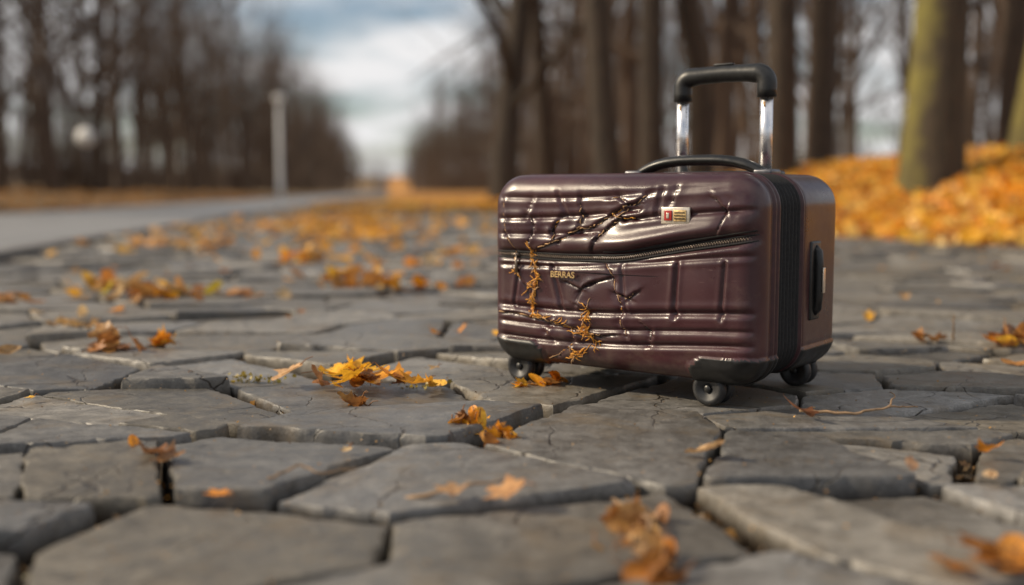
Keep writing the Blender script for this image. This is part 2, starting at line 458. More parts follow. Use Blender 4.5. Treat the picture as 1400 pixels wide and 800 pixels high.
LA.obj('fallen_leaves',[M_leaf],hascol=True)

def mass(name,P,size,cols,tiltsd):
    n=len(P)
    b=np.array([(0,0),(0,1),(.45,.45),(.9,.35),(.5,-.15),(.45,-.75),(0,-.5),(-.45,-.75),(-.5,-.15),(-.9,.35),(-.45,.45)],dtype=float)
    m=len(b); sz=size*rng.uniform(.6,1.25,n)
    yaw=rng.uniform(0,2*np.pi,n); tx=rng.normal(0,tiltsd,n); ty=rng.normal(0,tiltsd,n); cu=rng.uniform(-.2,.8,n)
    x=np.repeat(b[None,:,0],n,0);y=np.repeat(b[None,:,1],n,0); z=cu[:,None]*(x*x+.5*y*y)*.6+rng.normal(0,.08,(n,m))
    y2=y*np.cos(tx)[:,None]-z*np.sin(tx)[:,None]; z2=y*np.sin(tx)[:,None]+z*np.cos(tx)[:,None]
    x3=x*np.cos(ty)[:,None]+z2*np.sin(ty)[:,None]; z3=-x*np.sin(ty)[:,None]+z2*np.cos(ty)[:,None]
    X=x3*np.cos(yaw)[:,None]-y2*np.sin(yaw)[:,None]; Y=x3*np.sin(yaw)[:,None]+y2*np.cos(yaw)[:,None]
    V=np.stack([X*sz[:,None]+P[:,0,None],Y*sz[:,None]+P[:,1,None],z3*sz[:,None]+P[:,2,None]],-1).reshape(-1,3)
    tri=np.array([(0,k,k+1 if k<m-1 else 1) for k in range(1,m)])
    F=(tri[None]+ (np.arange(n)*m)[:,None,None]).reshape(-1,3)
    me=bpy.data.meshes.new(name); me.vertices.add(len(V)); me.vertices.foreach_set('co',V.astype(np.float32).ravel())
    me.loops.add(F.size); me.loops.foreach_set('vertex_index',F.ravel().astype(np.int32))
    me.polygons.add(len(F)); me.polygons.foreach_set('loop_start',np.arange(0,F.size,3,dtype=np.int32))
    me.update(calc_edges=True); me.validate()
    C=np.ones((n,4)); C[:,:3]=cols; C=np.repeat(C,m,0)
    ca=me.color_attributes.new('Col','FLOAT_COLOR','POINT'); ca.data.foreach_set('color',C.astype(np.float32).ravel())
    me.materials.append(M_leaf); return link(name,me)
def pick(pal,n):
    pal=np.array(pal); return np.clip(pal[rng.integers(0,len(pal),n)]*rng.uniform(.7,1.15,(n,1)),0,.95)
P=[]
while len(P)<24000:
    y=rng.uniform(5.5,34) if rng.random()<.5 else rng.uniform(5.5,16); x=rng.uniform(-4,11)
    q=bankq(x,y)
    if q<-.25+.35*noise.noise(Vector((x*.9,y*.9,0))) or q>6 or x>.62*y+2: continue
    if q<.25 and rng.random()<.5: continue
    P.append((x,y,max(terr(x,y),-.005)+.02+rng.random()*.05))
P=np.array(P); mass('leaf_bank',P,.062,pick([(.94,.50,.04),(.95,.62,.09),(.86,.40,.03),(.72,.30,.04),(.94,.68,.18),(.42,.20,.05),(.95,.66,.22)],len(P)),.6)
P=[]
while len(P)<2900:
    y=rng.uniform(6,40); s=rng.normal(-.5,.8) 
    if s<-2.2 or s>2.6: continue
    x=s+RD*y
    if noise.noise(Vector((x*1.1,y*.55,7)))<.08 and rng.random()<.88: continue
    P.append((x,y,.012+rng.random()*.02))
P=np.array(P); mass('leaf_drift',P,.055,pick([(.82,.40,.04),(.88,.50,.07),(.65,.3,.04),(.75,.5,.22),(.4,.2,.07)],len(P)),.35)
P=[]
while len(P)<5000:
    y=rng.uniform(10,70); s=-rng.uniform(6.7,15)**1.0; x=s+RD*y
    if x<-.6*y-3: continue
    P.append((x,y,terr(x,y)+.05))
P=np.array(P); mass('leaf_litter',P,.07,pick([(.45,.22,.05),(.36,.2,.08),(.58,.28,.05),(.26,.15,.06)],len(P)),.4)
n=20000; Y=.75+rng.random(n)**1.5*4.5; X=(rng.random(n)*2-1)*(.52*Y+.15)
P=np.stack([X,Y,-.046+rng.random(n)**2*.026],-1); mass('joint_debris',P,.008,pick([(.18,.11,.05),(.30,.19,.09),(.10,.07,.04),(.42,.24,.08),(.13,.11,.04)],n),.8)
n=1500; Y=.85+rng.random(n)*3; X=(rng.random(n)*2-1)*(.52*Y)
P=np.stack([X,Y,.005+rng.random(n)*.003],-1); mass('grit',P,.0024,pick([(.3,.2,.1),(.4,.3,.2),(.12,.09,.06),(.6,.35,.1)],n),.3)
P=[]
for (cx,cy,rx,ry,k) in [(-.52,2.12,.08,.010,100),(-.17,2.04,.05,.012,70)]:
    for _ in range(k): P.append((cx+rng.normal(0,rx*.5),cy+rng.normal(0,ry*.6),rng.uniform(-.03,.004)))
P=np.array(P); mass('moss',P,.0055,pick([(.30,.25,.04),(.34,.28,.05),(.20,.16,.04),(.46,.36,.07)],len(P)),.9)
A=Acc()
def twig(pts_,r):
    P2=[]
    for i in range(len(pts_)-1):
        for t in range(6):
            p=Vector(pts_[i]).lerp(Vector(pts_[i+1]),t/6); P2.append(p+Vector((random.uniform(-1,1),random.uniform(-1,1),random.uniform(0,1)))*.0025)
    P2.append(Vector(pts_[-1])); m=len(P2)
    tube(A,P2,[r*(1-.6*i/m) for i in range(m)],6)
twig([(.46,1.70,.014),(.54,1.685,.012),(.60,1.70,.02),(.66,1.735,.014)],.0028)
twig([(.60,1.70,.02),(.625,1.74,.03),(.63,1.78,.03)],.0018)
twig([(-.30,1.30,.01),(-.27,1.345,.016),(-.24,1.33,.01),(-.20,1.37,.008)],.002)
twig([(-.13,1.28,-.01),(-.05,1.26,.014),(0,1.28,.016)],.003)
twig([(.12,1.25,.0),(.15,1.15,.006),(.13,1.05,.0)],.003)
twig([(1.05,2.55,.01),(1.03,2.5,.05),(1.02,2.48,.08)],.0025)
A.obj('fallen_twigs',[simple('dry_twig',(.28,.18,.10),.8,0,100,.4,.3)])

# ---------------------------------------------------------------- trees
def grow(acc,p,d,L,r,lvl,R,maxl,sides,nkids,clear=.3):
    n=[10,5,4,2][min(lvl,3)]
    pts_=[p.copy()];rad=[r];dirs=[d.copy()]
    for i in range(n):
        wob=[.05,.18,.25,.3][min(lvl,3)]
        d=(d+Vector((R.gauss(0,wob),R.gauss(0,wob),R.gauss(0,wob)+(.10 if lvl>0 else .04)))).normalized()
        p=p+d*(L/n); pts_.append(p.copy()); dirs.append(d.copy())
        rad.append(r*(1-.82*((i+1)/n)**(1.25 if lvl==0 else 1)))
    if lvl==0: rad[0]*=1.2
    tube(acc,pts_,rad,sides[min(lvl,3)],cap=False)
    if lvl>=maxl: return
    for k in range(nkids[lvl]):
        t=clear+(1-clear)*((k+R.random())/nkids[lvl]) if lvl==0 else R.uniform(.2,1)
        i=min(n-1,int(t*n)); f=t*n-i; q=pts_[i].lerp(pts_[i+1],min(1,f)); rr=rad[i]*(1-f)+rad[i+1]*f
        ax=dirs[i]; az=R.uniform(0,6.28)
        perp=ax.orthogonal().normalized(); perp=Matrix.Rotation(az,3,ax)@perp
        an=R.uniform(.5,1.05) if lvl==0 else R.uniform(.4,.9)
        nd=(ax*math.cos(an)+perp*math.sin(an)).normalized()
        LL=L*(R.uniform(.28,.48)*(1.15-.6*t) if lvl==0 else R.uniform(.35,.6))
        grow(acc,q,nd,LL,max(.008,rr*R.uniform(.4,.62)),lvl+1,R,maxl,sides,nkids)
def tree_mesh(name,seed,H,r,mat,sides=(10,6,4,3),kids=(16,6,5),clear=.25,lean=(0,0),maxl=3):
    R=random.Random(seed); acc=Acc()
    grow(acc,Vector((0,0,-.2)),Vector((lean[0],lean[1],1)).normalized(),H,r,0,R,maxl,sides,kids,clear)
    me=bpy.data.meshes.new(name); me.from_pydata(acc.v,[],acc.f); me.materials.append(mat)
    me.polygons.foreach_set('use_smooth',[True]*len(acc.f)); me.update(); return me
near=[(4.0,10.4,15,.27,M_barkm,1,(.0,0),.42),(5.42,11.2,16,.28,M_barkm,2,(.0,.03),.42),
 (1.42,15,17,.20,M_bark,3,(-.11,0),.35),(2.2,17,17,.20,M_bark,4,(-.02,0),.3),(3.05,17.5,17,.21,M_bark,5,(.02,0),.3),
 (3.45,14,16,.21,M_bark,6,(-.05,.0),.4),(5.5,19.5,17,.20,M_bark,7,(.02,0),.3),(-.2,25,15,.33,M_bark,8,(.02,0),.13),
 (7.9,17,17,.24,M_bark,9,(0,0),.3),(1.0,31,17,.3,M_bark,10,(0,0),.2)]
for (x,y,H,r,mt,sd,ln,cl) in near:
    me=tree_mesh('bare_tree',sd,H,r,mt,(18,8,4,3),(16,7,4),cl,ln)
    o=link('bare_tree',me); o.location=(x,y,terr(x,y)); o.rotation_euler=(0,0,0)
protos=[tree_mesh('forest_tree_mesh',100+i,random.Random(i).uniform(15,20),random.Random(i+9).uniform(.17,.28),M_twig,(6,4,3,3),(15,6,3),.16) for i in range(6)]
def bush(seed):
    R=random.Random(seed); acc=Acc()
    for k in range(45):
        a=R.uniform(0,6.28); sp=R.uniform(.1,.9); p=Vector((R.gauss(0,.5),R.gauss(0,.5),-.1))
        d=Vector((math.cos(a)*sp,math.sin(a)*sp,1)).normalized(); grow(acc,p,d,R.uniform(1.6,3.6),.022,1,R,2,(4,3,3,3),(0,4,3))
    me=bpy.data.meshes.new('bush_mesh'); me.from_pydata(acc.v,[],acc.f); me.materials.append(M_twig); me.update(); return me
bushes=[bush(i) for i in range(3)]
F=empty('distant_forest'); U=empty('woodland_understory')
R=random.Random(33)
def inst(me,par,nm,x,y,sc):
    o=link(nm,me,par); o.location=(x,y,terr(x,y)); o.rotation_euler=(R.gauss(0,.03),R.gauss(0,.03),R.uniform(0,6.28)); o.scale=(sc,sc,sc*R.uniform(.9,1.12))
cnt=0
while cnt<235:
    y=19+ (R.random()**1.5)*420; s=-10-abs(R.gauss(0,1))*14*(.6+.4*R.random())
    x=s+RD*y
    if x<-.55*y-5: continue
    inst(R.choice(protos),F,'tree',x,y,R.uniform(.8,1.1)); cnt+=1
cnt=0
while cnt<235:
    y=24+(R.random()**1.5)*420; s=(6.5 if y<60 else 8)+abs(R.gauss(0,1))*18
    x=s+RD*y
    if x>.55*y+5: continue
    inst(R.choice(protos),F,'tree',x,y,R.uniform(.8,1.1)); cnt+=1
for _ in range(140):
    y=24+(R.random()**1.5)*250; sd=R.random()<.5
    s=-11.5-abs(R.gauss(0,10)) if sd else (9 if y<50 else 10)+abs(R.gauss(0,14))
    x=s+RD*y
    if abs(x)>.6*y+6: continue
    inst(R.choice(bushes),U,'bush',x,y,R.uniform(.8,1.4))
for _ in range(60):
    inst(R.choice(protos),F,'tree',R.uniform(-130,0),R.uniform(500,640),R.uniform(.8,1.1))

lp=empty('street_lamp',(-12.8,60,0)); A=Acc()
tube(A,[(0,0,-.1),(0,0,.9),(0,0,.95),(0,0,5.2)],[.17,.17,.13,.10],14)
A.obj('post',[M_white],lp)
A=Acc(); tube(A,[(0,0,5.15),(0,0,5.25),(0,0,5.6),(0,0,5.7)],[.12,.2,.3,.12],16); A.obj('lantern',[M_white],lp)
ts=empty('traffic_sign',(-11.7,30,terr(-11.7,30))); A=Acc(); tube(A,[(0,0,-.1),(0,0,2.3)],.035,10); A.obj('post',[M_gun],ts)
A=Acc(); tube(A,[(0,-.04,1.75),(0,-.06,1.75)],.27,28); A.obj('disc',[M_white],ts)

# ================================================================ SUITCASE
TH=math.radians(37)
near_c=Vector((.397,1.728)); u=Vector((-math.cos(TH),math.sin(TH))); v=Vector((math.sin(TH),math.cos(TH)))
W,D,HB=.549,.36,.350; a_,b_=W/2,HB/2; zc=.043+b_
KX=W/.51
ctr=near_c+u*a_+v*(D/2)
S=empty('suitcase',(ctr.x,ctr.y,.001)); S.rotation_euler=(0,0,-TH)
def lerpz(pts_,x):
    xs=[p[0]*KX for p in pts_]; zs=[p[1] for p in pts_]; return float(np.interp(x,xs,zs))
ZIP=[(-.27,.244),(-.2,.246),(-.1,.243),(.02,.246),(.13,.268),(.27,.292)]
def zipz(x):
    return (lerpz(ZIP,x-.02)+lerpz(ZIP,x)+lerpz(ZIP,x+.02))/3
HG=[
 (-.235,.352,.235,.368,.004,.0030),(-.235,.312,.05,.334,.004,.004),(.02,.318,.24,.326,.004,.004),(-.235,.283,-.02,.297,.004,.003),
 (-.23,.226,.24,.252,.004,.0035),(-.235,.150,.24,.158,.0050,.0055),(-.235,.120,.24,.128,.0035,.0035),(-.235,.092,.24,.104,.0045,.005),
 (-.12,.226,-.10,.152,.0035,.004),(.115,.150,.120,.240,.0035,.005),(.02,.232,.03,.155,.003,.003),(.195,.152,.20,.245,.003,.003),(-.2,.152,-.19,.226,.003,.003),(.09,.368,.082,.325,.0035,.004),(-.09,.32,-.11,.36,.003,.003)]
HG=[(h[0]*KX,h[1],h[2]*KX,*h[3:]) for h in HG]
CR=[[(-.145,.259),(-.11,.272),(-.069,.294),(-.04,.300),(-.004,.321),(.029,.340),(.045,.342),(.067,.362)],
 [(-.069,.294),(-.060,.318),(-.065,.348)],[(-.004,.321),(.02,.314),(.046,.316)],[(-.04,.258),(-.03,.28),(.003,.308),(.03,.334)],
 [(-.25,.133),(-.2,.136),(-.161,.130),(-.12,.124),(-.084,.118),(-.055,.11),(-.025,.106),(.01,.112)],
 [(-.225,.348),(-.222,.31),(-.217,.284),(-.193,.250)],[(-.011,.233),(.006,.215),(.011,.186),(.022,.165),(.018,.135),(.03,.11)],
 [(-.084,.118),(-.075,.10),(-.084,.08),(-.11,.062),(-.13,.052)],[(.118,.376),(.107,.341)],[(-.09,.2),(-.06,.188),(-.04,.2),(.0,.212)],[(-.06,.188),(-.07,.16),(-.047,.15)],[(-.2,.215),(-.17,.18),(-.16,.14)],[(.06,.135),(.075,.12),(.07,.1)],
 [(.18,.352),(.2,.33),(.19,.30)],[(-.16,.345),(-.17,.32),(-.155,.30),(-.165,.27)],[(-.11,.272),(-.12,.29),(-.105,.315)],[(-.12,.124),(-.13,.105),(-.115,.09)],[(.011,.186),(.035,.178),(.05,.19)],[(.029,.34),(.01,.352),(-.005,.349)]]
CR=[[(p[0]*KX,p[1]) for p in c] for c in CR]
segs=[]
for c in CR:
    for i in range(len(c)-1): segs.append((c[i],c[i+1]))
def sd(px,pz,ax,az,bx,bz):
    dx,dz=bx-ax,bz-az; t=((px-ax)*dx+(pz-az)*dz)/(dx*dx+dz*dz); tt=np.clip(t,0,1)
    return np.hypot(px-ax-tt*dx,pz-az-tt*dz)
def front_disp(px,pz):
    g=np.zeros_like(px)
    bow=.006*np.sin((px+.25)*9)
    for x0,z0,x1,z1,w,dp in HG:
        d=sd(px,pz+(bow if abs(x1-x0)>.1 else 0),x0,z0,x1,z1); g+=dp*np.exp(-(d/w)**2)
        g-=dp*.22*np.exp(-((d-w*2.4)/(w*1.3))**2)
    zz=np.array([zipz(x) for x in px]); dz=pz-zz
    sag=np.exp(-((px-.08)/.13)**2)
    g+=.006*np.exp(-(dz/.010)**4)
    g+=.006*sag*np.exp(-((dz-.010)/.006)**2)
    g-=.008*np.exp(-((dz-.026)/.014)**2)*(.4+sag)
    for (p,q) in segs:
        d=sd(px,pz,p[0],p[1],q[0],q[1]); g+=.0032*np.exp(-(d/.0020)**2)
        side=np.sign((q[0]-p[0])*(pz-p[1])-(q[1]-p[1])*(px-p[0])); g-=.0018*np.exp(-(d/.011)**2)*side
    for cx,cz,r,dp in [(-.06,.30,.05,.006),(-.13,.18,.05,.005),(.03,.19,.04,-.004),(-.2,.3,.04,-.004),(.17,.2,.06,-.004),(-.03,.09,.04,.004)]:
        g+=dp*np.exp(-((px-cx)**2+(pz-cz)**2)/r**2)
    return g
NP=4*115
def rrect(t,n=NP):
    A_,B_=a_-t,b_-t; r=max(.058-t*.85,.004); r=min(r,B_*.98) if B_>.001 else 0
    out=[]; per=n//4
    for q in range(4):
        sx,sz=[(1,1),(-1,1),(-1,-1),(1,-1)][q]
        cx,cz=sx*(A_-r),sz*(B_-r); a0=q*math.pi/2
        na=26
        for k in range(na):
            an=a0+math.pi/2*k/(na-1); out.append((cx+r*math.cos(an),cz+r*math.sin(an)))
        nxt=[(-1,1),(-1,-1),(1,-1),(1,1)][q]; e=(nxt[0]*(A_-r),nxt[1]*(B_-r)); an=a0+math.pi/2
        p0=(cx+r*math.cos(an),cz+r*math.sin(an)); p1=(e[0]+r*math.cos(an),e[1]+r*math.sin(an))
        m=per-na
        for k in range(m):
            t_=(k+1)/(m+1); out.append((p0[0]+(p1[0]-p0[0])*t_,p0[1]+(p1[1]-p0[1])*t_))
    return out
prof=[]
yF=-D/2; Rr=.036; NF=74
ins=list(np.linspace(b_-.0008,Rr,NF))
for t in ins: prof.append((t,yF,0))
for k in range(1,13):
    an=math.pi/2*k/12; prof.append((Rr*(1-math.sin(an)),yF+Rr*(1-math.cos(an)),0))
y=yF+Rr
prof+=[(0,y+.010,0),(.0045,y+.012,1),(.0045,y+.015,1),(-.0015,y+.0175,1),(-.002,y+.023,1),(-.0005,y+.026,1),(.005,y+.028,3),(.005,y+.031,3),(-.001,y+.0335,1),(-.0015,y+.039,1),(0,y+.042,1),(.006,y+.044,2)]
yy=y+.044
for k in range(6):
    prof+=[(.004,yy+.004,2),(.000,yy+.007,2),(.001,yy+.011,2),(.008,yy+.014,2)]; yy+=.0148
yy0=yy
prof+=[(.006,yy+.003,1),(-.001,yy+.005,1),(-.001,yy+.010,1),(.003,yy+.012,0),(.001,yy+.015,0),(0,yy+.02,0)]
yb=D/2
for yk in np.linspace(yy+.03,yb-.04,8): prof.append((0,float(yk),0))
for k in range(1,11):
    an=math.pi/2*k/10; prof.append((.04*(1-math.cos(an)),yb-.04+.04*math.sin(an),0))
for t in np.linspace(.05,b_-.001,20): prof.append((float(t),yb,0))
nr=len(prof)
arr=[]
for (t,yv,m) in prof:
    rr=np.array(rrect(t)); arr.append(np.column_stack([rr[:,0],np.full(len(rr),yv),rr[:,1]+zc]))
arr=np.array(arr); NPt=arr.shape[1]
for r_ in range(NF+8):
    px,pz=arr[r_,:,0],arr[r_,:,2]; g=front_disp(px,pz)
    fade=1.0 if r_<NF else (1-(r_-NF+1)/9)
    arr[r_,:,1]+=g*fade-.008*np.clip(1-(px/a_)**2,0,1)*np.clip(1-((pz-zc)/b_)**2,0,1)
V=arr.reshape(-1,3)
def guard(p):
    x,y_,z=p; ax=abs(x)
    if yy0-.092<y_<yy0+.012: return False
    zt=.088 if ax>a_-.10 else .088-.6*(a_-.10-ax)
    return ax>a_-.125 and z<zt
G=np.array([guard(p) for p in V])
for i in np.where(G)[0]:
    x,y_,z=V[i]; o=np.array([ (1 if x>0 else -1)*max(0,abs(x)-(a_-.06))/.06, (y_/(D/2))**3, -max(0,(zc-b_+.05)-z)/.05]); l=np.linalg.norm(o)
    V[i]=V[i]+o/max(l,1e-6)*.0045
A=Acc(); A.v=[tuple(p) for p in V]
for r_ in range(nr-1):
    m=prof[r_+1][2]
    for i in range(NPt):
        i2=(i+1)%NPt; q=(r_*NPt+i,r_*NPt+i2,(r_+1)*NPt+i2,(r_+1)*NPt+i)
        A.f.append(q); mm=m
        if G[q[0]] and G[q[2]]: mm=4
        A.m.append(mm)
A.f.append(tuple(range(NPt))); A.m.append(0); A.f.append(tuple((nr-1)*NPt+i for i in range(NPt))); A.m.append(0)
sh=A.obj('shell',[M_shell,M_band,M_fabric,M_zip,M_black],S)
import bmesh
bm=bmesh.new(); bm.from_mesh(sh.data); bmesh.ops.recalc_face_normals(bm,faces=bm.faces); bm.to_mesh(sh.data); bm.free()
def fy(x,z,off=0):
    g=float(front_disp(np.array([x]),np.array([z]))[0])
    bul=.008*max(0,1-(x/a_)**2)*max(0,1-((z-zc)/b_)**2)
    ex=max(0,abs(x)-(a_-Rr)); ed=Rr-math.sqrt(max(0,Rr*Rr-ex*ex)) if ex<Rr else Rr
    return yF+g-bul+ed-off
A=Acc(); xs=np.linspace(-a_+.010,a_-.010,170)
for dz in (-.0052,.0052):
    tube(A,[(x,fy(x,zipz(x)+dz)-.0003,zipz(x)+dz) for x in xs],.0034,6,0,flat=.6)
tube(A,[(x,fy(x,zipz(x)+.011)-.0003,zipz(x)+.0115) for x in xs if x>-.02],[.0012+.0036*math.exp(-((x-.12)/.09)**2) for x in xs if x>-.02],6,2)
i=0
for x in np.linspace(-a_+.012,a_-.012,230):
    z=zipz(x); y0=fy(x,z)-.0012; dz=.0012*(1 if i%2 else -1); i+=1
    tube(A,[(x,y0,z+dz-.0022),(x,y0-.0008,z+dz+.0022)],.0009,5,1)
A.obj('zip',[M_fabric,M_zip,M_dark],S)
A=Acc(); x=-.213; z=zipz(x); y0=fy(x,z)
tube(A,[(x-.008,y0-.004,z),(x+.008,y0-.004,z)],[.0045,.0055],8,0,flat=.7); tube(A,[(x+.003,y0-.008,z),(x+.006,y0-.012,z-.012),(x+.007,y0-.012,z-.034)],[.0018,.0028,.0036],8,0,flat=.45)
A.obj('zip_pull',[M_zip],S)
A=Acc(); R=random.Random(3)
for ci,c in enumerate(CR):
    pp=[]
    for i in range(len(c)-1):
        m=max(2,int(math.hypot(c[i+1][0]-c[i][0],c[i+1][1]-c[i][1])/.004))
        for t in range(m):
            x=c[i][0]+(c[i+1][0]-c[i][0])*t/m+R.gauss(0,.0009); z=c[i][1]+(c[i+1][1]-c[i][1])*t/m+R.gauss(0,.0009); pp.append((x,z))
    n=len(pp)
    tube(A,[(x,fy(x,z)+.0002,z) for x,z in pp],[.0013*(1-abs(2*i/n-1)**3*.7) for i in range(n)],5,1)
    if ci<8 or ci>14:
        st=0
        while st<n-3:
            L=R.randint(3,9); seg=pp[st:st+L]
            if len(seg)>2 and R.random()<.88:
                o=R.choice((-1,1))*.0013; kk=1.3 if ci in (0,1,2,3,4) else .8
                tube(A,[(x+R.gauss(0,.0006),fy(x+0,z+o)-.0010,z+o+R.gauss(0,.0006)) for x,z in seg],[R.uniform(.0004,.0013)*kk for _ in seg],4,R.choice((0,0,2)))
            st+=L
A.obj('cracks',[M_crack,M_dark,M_fiber],S)
A=Acc()
def fibres(path,n,spread,R,wild=.32):
    path=[(p[0]*KX,p[1]) for p in path]
    for k in range(n):
        t=R.random()*(len(path)-1); i=int(t); f=t-i; p=path[i]; q=path[min(i+1,len(path)-1)]
        x=p[0]+(q[0]-p[0])*f+R.gauss(0,spread*.4); z=p[1]+(q[1]-p[1])*f+R.gauss(0,spread*.4)
        dx,dz=(q[0]-p[0]),(q[1]-p[1]); an=math.atan2(dz,dx)+R.gauss(0,wild)+(math.pi if R.random()<.4 else 0); pts_=[]
        off=R.uniform(.0003,.0025)
        for s_ in range(6):
            pts_.append((x,fy(x,z)-off,z)); an+=R.gauss(0,.35); st=R.uniform(.002,.005); x+=math.cos(an)*st; z+=math.sin(an)*st; off=max(.0003,off+R.gauss(0,.001))
        tube(A,pts_,[R.uniform(.0005,.0015)]+[R.uniform(.0004,.0012) for _ in range(4)]+[.0003],4,R.choice((0,0,0,1)))
R=random.Random(9)
fibres([(-.163,.262),(-.158,.235),(-.152,.205),(-.160,.165),(-.158,.135)],66,.003,R,.25)
fibres([(-.198,.25),(-.195,.22),(-.19,.205)],10,.002,R)
fibres([(-.15,.205),(-.165,.19),(-.175,.175)],10,.002,R)
fibres([(-.160,.138),(-.12,.126),(-.08,.118)],14,.002,R,.2)
fibres([(-.045,.155),(-.052,.130),(-.050,.112),(-.032,.095),(-.06,.072),(-.078,.062)],54,.004,R,.4)
fibres([(-.05,.112),(-.075,.108)],12,.002,R)
A.obj('orange_fibres',[M_fiber,M_crack],S)
A=Acc(); R=random.Random(21)
for (x,z,s) in [(-.160,.25,.007),(-.153,.20,.008),(-.158,.145,.010),(-.05,.135,.009),(-.05,.112,.010),(-.06,.074,.007)]:
    x*=KX
    for k in range(2):
        c=Vector((x+R.gauss(0,.003),fy(x,z)-R.uniform(.001,.004),z+R.gauss(0,.004))); n=8; an0=R.uniform(0,6.28); vs=[c]
        for i in range(n):
            an=an0+i*6.283/n; rr=s*R.uniform(.35,1)*.7; vs.append(c+Vector((math.cos(an)*rr*.6,-R.uniform(-.001,.004),math.sin(an)*rr)))
        A.add(vs,[(0,1+i,1+(i+1)%n) for i in range(n)],0,R.choice([(.78,.36,.04),(.6,.26,.05),(.45,.22,.08)]))
A.obj('leaf_scraps',[M_leaf],S,hascol=True)
bx,bz=.125,.322; by=fy(bx,bz)-.001
bd=rbox('badge',(.054,.005,.029),(bx,by-.004,bz),M_silver,S,.0018)
rbox('badge_enamel',(.014,.002,.017),(bx-.013,by-.0075,bz),M_red,S,.0006)
rbox('badge_field',(.024,.0014,.019),(bx+.009,by-.0072,bz),M_gold,S,.0005)
for k in range(3): rbox('badge_line',(.020,.001,.0018),(bx+.009,by-.0084,bz+.005-.005*k),M_dark,S,.0003)
rbox('badge_mark',(.005,.001,.009),(bx-.013,by-.0088,bz),M_silver,S,.0004)
tc=bpy.data.curves.new('label','FONT'); tc.body='BERRAS'; tc.size=.0155; tc.extrude=.0006; tc.align_x='CENTER'; tc.offset=.0003
to=bpy.data.objects.new('label',tc); scene.collection.objects.link(to); tc.materials.append(M_gold); to.parent=S
to.location=(-.100,fy(-.103,.212)-.007,.208); to.rotation_euler=(math.radians(90),0,0)
shy=.052
rbox('side_plate',(.008,.044,.140),(a_-.0005,shy,.205),M_black,S,.0035)
A=Acc(); pth=[(a_-.002,shy,.148),(a_+.006,shy,.155),(a_+.008,shy,.18),(a_+.008,shy,.232),(a_+.006,shy,.256),(a_-.002,shy,.263)]
tube(A,pth,[.008,.0085,.009,.009,.0085,.008],12,0,flat=1.0); A.obj('side_handle',[M_black],S)
rbox('side_label',(.003,.010,.045),(a_+.0175,shy,.206),M_silver,S,.001)
A=Acc(); x0,x1=-.07,.195; pts_=[];rd=[]; zt=zc+b_
for k in range(25):
    t=k/24; x=x0+(x1-x0)*t; h=.028*(1-abs(2*t-1)**3); pts_.append((x,.02,zt-.001+h)); rd.append(.0085+.0015*(1-abs(2*t-1)**6))
tube(A,pts_,rd,14,0,flat=1.7,ref=(0,0,1)); A.obj('carry_handle',[M_black],S)
for x in (x0,x1): rbox('handle_mount',(.036,.042,.012),(x,.02,zt+.003),M_gun,S,.004)
hx=.057; hy=.125; W2=.088
A=Acc()
for sx in (-W2,W2): tube(A,[(hx+sx,hy,zt-.03),(hx+sx,hy,.575)],.0125,18,0,flat=.8,ref=(1,0,0))
A.obj('telescopic_tubes',[M_alu],S)
rbox('tube_collar',(.24,.045,.012),(hx,hy,zt+.002),M_black,S,.005)
for sx in (-W2,W2): rbox('lock_button',(.005,.002,.009),(hx+sx,hy-.0102,.525),M_crack,S,.0008)
def arc(cx,cz,r,a0,a1,n):
    return [(cx+r*math.cos(math.radians(a0+(a1-a0)*k/n)),hy,cz+r*math.sin(math.radians(a0+(a1-a0)*k/n))) for k in range(n+1)]
gz=.564
pts_=[(hx-W2,hy,.538),(hx-W2,hy,.553)]+arc(hx-W2+.020,gz,.020,180,90,8)+[(hx-.05,hy,gz+.0215),(hx,hy,gz+.023),(hx+.05,hy,gz+.0215)]+arc(hx+W2-.020,gz,.020,90,0,8)+[(hx+W2,hy,.553),(hx+W2,hy,.538)]
A=Acc(); tube(A,pts_,[.0185]*2+[.0185]*9+[.0165,.0165,.0165]+[.0185]*9+[.0185]*2,18,0,flat=.95,ref=(1,0,0)); A.obj('grip',[M_black],S)
rbox('grip_button',(.04,.012,.004),(hx,hy,gz+.0405),M_rubber,S,.0018)
def lathe(acc,profile,c,mat=0,n=36):
    vs=[];fs=[];m=len(profile)
    for k in range(n):
        an=2*math.pi*k/n
        for (r,yv) in profile: vs.append((c[0]+r*math.cos(an),c[1]+yv,c[2]+r*math.sin(an)))
    for k in range(n):
        k2=(k+1)%n
        for i in range(m-1): fs.append((k*m+i,k2*m+i,k2*m+i+1,k*m+i+1))
    acc.add(vs,fs,mat)
wi=0
for wx,wy in ((.180,-.137),(-.218,-.135),(.222,.130),(-.218,.130)):
    wi+=1; A=Acc(); zr=.030; cx=wx-.004; q=.030/.026
    for s in (-1,1):
        c=(cx,wy+s*.0155,zr)
        w=.0098
        lathe(A,[(r0*q,y0) for r0,y0 in [(.0,-w*.6),(.008,-w*.62),(.009,-w*.85),(.0165,-w*.9),(.0175,-w),(.022,-w*.95),(.0255,-w*.5),(.026,0),(.0255,w*.5),(.022,w*.95),(.0175,w),(.0165,w*.9),(.009,w*.85),(.008,w*.62),(0,w*.6)]],c,0)
        for yv in (-w*.95,w*.95): lathe(A,[(0,-.001),(.006,-.001),(.0065,0),(.006,.001),(0,.001)],(c[0],c[1]+yv*.9,c[2]),1,20)
    tube(A,[(cx,wy,zr),(cx+.006,wy,.042),(cx+.012,wy,.054)],[.0085,.013,.018],12,1)
    tube(A,[(cx+.010,wy,.046),(cx+.010,wy,.060)],[.023,.026],20,1)
    tube(A,[(cx,wy-.012,zr),(cx,wy+.012,zr)],[.005,.005],12,1)
    A.obj('wheel_%d'%wi,[M_rubber,M_black],S)

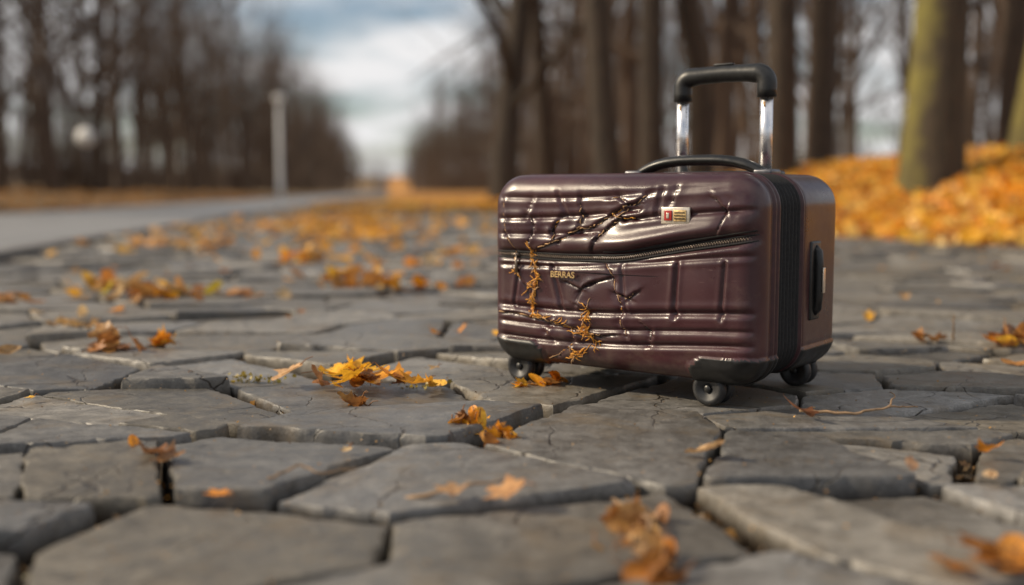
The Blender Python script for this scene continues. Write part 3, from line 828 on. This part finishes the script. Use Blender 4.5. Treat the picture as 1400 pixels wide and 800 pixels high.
# ---------------------------------------------------------------- light, sky
el=math.radians(32); sx,sy=-.985,.06; az=math.atan2(sx,sy)
sd_=Vector((sx,sy,0)).normalized()*math.cos(el)+Vector((0,0,math.sin(el)))
sl=bpy.data.lights.new('sun','SUN'); sl.energy=5.0; sl.angle=math.radians(3); sl.color=(1,.84,.62)
so=bpy.data.objects.new('sun',sl); scene.collection.objects.link(so); so.rotation_euler=sd_.to_track_quat('Z','Y').to_euler()
w=bpy.data.worlds.new('World'); scene.world=w; w.use_nodes=True; nt=w.node_tree; nt.nodes.clear()
out=nt.nodes.new('ShaderNodeOutputWorld'); bg=nt.nodes.new('ShaderNodeBackground'); bg.inputs['Strength'].default_value=.092
sky=nt.nodes.new('ShaderNodeTexSky'); sky.sky_type='NISHITA'; sky.sun_disc=False; sky.sun_elevation=el; sky.sun_rotation=az
tc=nt.nodes.new('ShaderNodeTexCoord'); sep=nt.nodes.new('ShaderNodeSeparateXYZ'); nt.links.new(tc.outputs['Generated'],sep.inputs[0])
add=nt.nodes.new('ShaderNodeMath'); add.operation='ADD'; add.inputs[1].default_value=.12; nt.links.new(sep.outputs['Z'],add.inputs[0])
mxm=nt.nodes.new('ShaderNodeMath'); mxm.operation='MAXIMUM'; mxm.inputs[1].default_value=.05; nt.links.new(add.outputs[0],mxm.inputs[0])
cmb=nt.nodes.new('ShaderNodeCombineXYZ')
for k in ('X','Y'):
    d=nt.nodes.new('ShaderNodeMath'); d.operation='DIVIDE'; nt.links.new(sep.outputs[k],d.inputs[0]); nt.links.new(mxm.outputs[0],d.inputs[1]); nt.links.new(d.outputs[0],cmb.inputs[k])
nz=nt.nodes.new('ShaderNodeTexNoise'); nz.inputs['Scale'].default_value=.9; nz.inputs['Detail'].default_value=5; nz.inputs['Roughness'].default_value=.52; nt.links.new(cmb.outputs[0],nz.inputs['Vector'])
rp=nt.nodes.new('ShaderNodeValToRGB'); rp.color_ramp.elements[0].position=.40; rp.color_ramp.elements[0].color=(.05,.05,.05,1); rp.color_ramp.elements[1].position=.56; nt.links.new(nz.outputs['Fac'],rp.inputs['Fac'])
mx=nt.nodes.new('ShaderNodeMix'); mx.data_type='RGBA'; nt.links.new(rp.outputs['Color'],mx.inputs[0]); nt.links.new(sky.outputs[0],mx.inputs[6]); mx.inputs[7].default_value=(9.5,9.4,9.4,1)
nt.links.new(mx.outputs[2],bg.inputs['Color']); nt.links.new(bg.outputs[0],out.inputs['Surface'])

# ---------------------------------------------------------------- camera
cd=bpy.data.cameras.new('camera'); cam=bpy.data.objects.new('camera',cd); scene.collection.objects.link(cam); scene.camera=cam
cam.location=(0,0,.363); cam.rotation_euler=(math.radians(90-5.33),0,0)
cd.lens=38; cd.sensor_width=36; cd.clip_start=.05; cd.clip_end=5000
cd.dof.use_dof=True; cd.dof.focus_distance=1.85; cd.dof.aperture_fstop=1.4
